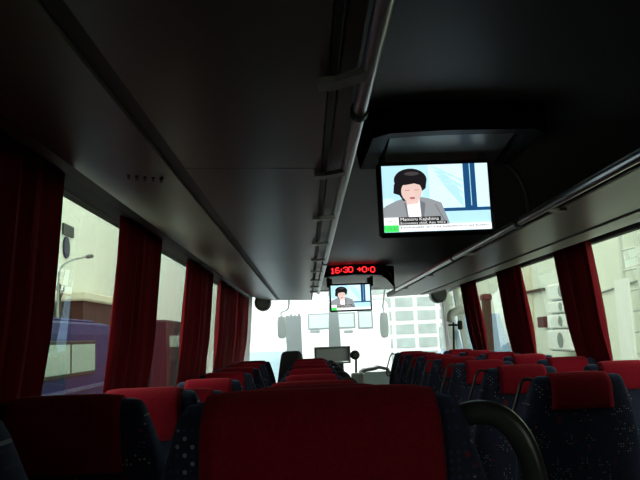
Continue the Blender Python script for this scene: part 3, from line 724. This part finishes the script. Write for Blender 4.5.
for u0, u1 in ((310, 320), (344, 353)):
    p0, p1 = atY(u0, 332.5, YT), atY(u1, 330.5, YT)
    m = MB(); m.box(((p0.x + p1.x) / 2 - xc, -1.11, (p0.z + p1.z) / 2 - GZ), (p1.x - p0.x, .03, .05), bev=.01); m.build('marker', M_POST, wt)
for sx in (-1, 1):
    m = MB(); m.disc((sx * wd * .6, -.95, .45), .45, (0, 1, 0), .3, 20); m.build('wheel', M_BLK, wt, True)
# grey posts
for (u0, v0, u1, v1), Yp, lab, tp in (((285.5, 316.5, 301, 380), 10.3, 'broad flat grey post in front of the white truck', 1.0), ((329, 303, 337, 380), 10.0, 'slender tapering grey post in front of the truck window', 1.45)):
    p0, p1 = atY(u0, v0, Yp), atY(u1, v0, Yp); cx_ = (p0.x + p1.x) / 2; w_ = p1.x - p0.x; hh = p0.z - GZ
    g = tag(empty('grey_post', (cx_, Yp, GZ)), lab, 'post')
    m = MB(); m.loft([[(w_ / 2 * k * sx, sy * w_ * .4 * k, z) for sx, sy in ((-1, -1), (1, -1), (1, 1), (-1, 1))] for z, k in ((0, tp * 1.4 if tp > 1 else 1), (hh - .5 if tp > 1 else hh - .1, tp if tp > 1 else 1), (hh, 1.0))]); m.build('shaft', M_POST, g)
    if tp == 1.0:
        for k in range(4): 
            m = MB(); m.box((-w_ * .38 + w_ * .25 * k, 0, hh), (w_ * .16, w_ * .3, .03 + .03 * (k % 2))); m.build('cap_tooth', M_POST, g)
    m = MB(); m.box((0, 0, .03), (w_ * 2, w_ * 2, .06), bev=.01); m.build('base_plate', M_POST, g)
# white car on the left front
a = atY(266, 344, 11.0)
cr_ = tag(empty('white_car', (a.x - .2, 12.0, GZ)), 'white van with pale blue windscreen ahead on the left', 'van')
zc = a.z - GZ
m = MB(); m.loft([[(.80 * k * sx, y0_, z) for sx, y0_ in ((-1, -1.0 * k), (1, -1.0 * k), (1, 1.9), (-1, 1.9))] for z, k in ((.35, .96), (.6, 1), (zc - .75, 1), (zc - .1, .84), (zc, .74))]); m.build('body', M_WHT, cr_)
m = MB(); m.loft([[(-.62 * k, y, z), (.62 * k, y, z), (.62 * k, y + .03, z), (-.62 * k, y + .03, z)] for z, k, y in ((zc - .68, 1.1, -1.0), (zc - .12, .95, -.89))]); m.build('windscreen', mat('pale_blue_glass', (.45, .60, .66), .1), cr_)
for sx in (-1, 1):
    m = MB(); m.disc((sx * .72, -.5, .33), .33, (1, 0, 0), .2, 18); m.build('wheel', M_BLK, cr_, True)
    m = MB(); m.box((sx * .5, -1.0, zc - 1.0), (.28, .05, .16), bev=.03); m.build('headlamp', M_CGL, cr_)
# gridded facade ahead on the right
YF = 30.0; o = atY(373, 349, YF); e = atY(394.6, 334.4, YF); px, pz = e.x - o.x, e.z - o.z
fx0 = o.x - 6 * px
fb = tag(empty('gridded_building', (fx0 + 8.5 * px, YF + 3.1, GZ)), 'white building with a grid of grey windows ahead on the right', 'building')
m = MB(); m.box((0, 0, 6.5), (20 * px, 6, 13)); m.build('wall', M_WHT, fb)
ox = o.x - (fx0 + 8.5 * px); oz = o.z - GZ
for i in range(-2, 8):
    for j in range(-3, 6):
        m = MB(); m.box((ox + px * (i + .5), -3.01, oz + pz * (j + .5) - .08), (px * .84, .05, pz * .72)); wfm = m.build('window', M_LGREY, fb)
        g = MB(); g.box((ox + px * (i + .5), -3.03, oz + pz * (j + .5) - .08), (px * .80, .03, pz * .66)); g.build('pane', M_FAC, wfm)
# white hall closing the view ahead
wh_ = bld('white_hall', 'long white hall behind the truck ahead', -14, 1.2, 38, 44, 12, M_WHT)
m = MB(); m.box((0, 0, 12.1), (15.6, 6.4, .2)); m.build('roof_edge', M_PANEL, wh_)

# right: pale building with pipe, ladder, air conditioners
XR = 6.2
rb = bld('rendered_building', 'pale rendered building outside the right windows', XR, XR + 5, 4, 27, 10, M_PALE)
m = MB(); m.box((0, 0, 10.1), (5.4, 23.4, .2)); m.build('roof_edge', M_PANEL, rb)
a = atX(603, 292, XR - .03); b = atX(640, 280, XR - .03)
c0 = Vector((XR + 2.5, 15.5, GZ))
m = MB(); m.tube([a + (a - b) * .5 - c0, b + (b - a) * 2 - c0], .02, 6); m.build('pipe', M_POST, rb)
m = MB(); p0 = atX(534, 300, XR); m.box((-2.52, p0.y - 15.5 + .7, 4.0), (.06, 1.3, 8.0)); m.build('cream_strip', M_CREAM, rb)
m = MB(); p0 = atX(536, 291, XR); m.box((-2.56, p0.y - 15.5 + .5, p0.z - GZ), (.08, 2.6, .07)); m.build('ledge', M_BROWN, rb)
# ladder
p0 = atX(631, 300, XR - .25); 
ld = tag(empty('ladder', (XR - .25, p0.y - .05, GZ)), 'pale ladder standing against the building outside the right window', 'ladder')
M_LAD = mat('pale_ladder_paint', (.66, .68, .64), .5)
for sy in (-.32, .32):
    m = MB(); m.box((.03, sy, 2.9), (.06, .07, 5.8)); m.build('stile', M_LAD, ld)
for k in range(15):
    m = MB(); m.tube([(.03, -.32, .3 + .38 * k), (.03, .32, .3 + .38 * k)], .022, 8); m.build('rung', M_LAD, ld)
# white board leaning beside the ladder
a = atX(627, 335, XR - .5); b = atX(621, 279, XR - .5)
wbd = MB(); wbd.loft([[(x, y, z) for x, y in ((-.02, -.28), (.02, -.28), (.02, .28), (-.02, .28))] for z in (0, b.z - GZ)])
tag(wbd.build('white_board', M_WHT, loc=(XR - .5, (a.y + b.y) / 2, GZ)), 'tall white board propped upright next to the ladder', 'board')
# air conditioners stacked on the wall
for k, (v0, v1) in enumerate(((283, 299), (301, 312.5), (314.5, 328), (330, 350))):
    a, b = atX(560, v1, XR - .4), atX(560, v0, XR - .4); lz = b.z - a.z; ly = atX(549, v0, XR - .4).y - atX(572, v0, XR - .4).y
    lab = ['topmost white air conditioner of the stack on the right building', 'second white air conditioner from the top on the right building', 'third white air conditioner from the top on the right building', 'lowest and largest white air conditioner on the right building'][k]
    ac = tag(empty('air_conditioner', (XR - .25, (a.y + b.y) / 2, a.z)), lab, 'air conditioner', 'stacked air conditioners')
    m = MB(); m.box((0, 0, lz / 2), (.4, ly, lz), bev=.03); m.build('case', M_WHT, ac)
    m = MB(); m.disc((-.205, -ly * .12, lz / 2), min(lz, ly) * .38, (1, 0, 0), .02, 20); m.build('fan_grille', M_POST, ac, True)
    m = MB(); m.box((.05, 0, -.015), (.38, ly * .8, .03)); m.build('bracket', M_POST, ac)
a = atX(545, 322, XR - .1)
tag(MB().box((0, 0, 0), (.2, .5, .28), bev=.02).build('red_box', mat('dark_red_paint', (.08, .012, .012), .5), loc=(XR - .12, a.y, a.z)), 'small dark red box on the wall by the air conditioners', 'box')
# brown post and parked blue car seen through the forward right window
p0 = atX(486, 300, 4.2)
bp_ = tag(empty('brown_post', (4.2, p0.y, GZ)), 'brown post with red top outside the forward right window', 'post')
hh = p0.z - GZ
m = MB(); m.box((0, 0, hh / 2), (.18, .22, hh), bev=.03); m.build('shaft', mat('olive_brown', (.04, .03, .02), .8), bp_)
m = MB(); m.box((0, 0, hh + .06), (.24, .30, .16), bev=.04); m.build('cap', mat('dark_red_paint', (.08, .012, .012)), bp_)
p0 = atX(494, 312, 4.9)
bc = tag(empty('blue_car', (4.9, p0.y + 2.6, GZ)), 'pale blue car parked beyond the brown post', 'car')
zt = p0.z - GZ
m = MB(); m.loft([[(.8 * k * sx, sy * 2.0 * ky, z) for sx, sy in ((-1, -1), (1, -1), (1, 1), (-1, 1))] for z, k, ky in ((.3, .95, .97), (.5, 1, 1), (zt * .6, 1, .98), (zt * .66, .9, .7), (zt, .72, .5))]); m.build('body', mat('pale_blue_paint', (.30, .42, .62), .35), bc)
m = MB(); m.box((-.78, 0, zt * .80), (.1, 1.9, zt * .22), bev=.03); m.build('side_glass', M_CGL, bc)
for sy in (-1, 1):
    m = MB(); m.disc((-.72, sy * 1.3, .32), .32, (1, 0, 0), .2, 18); m.build('wheel', M_BLK, bc, True)
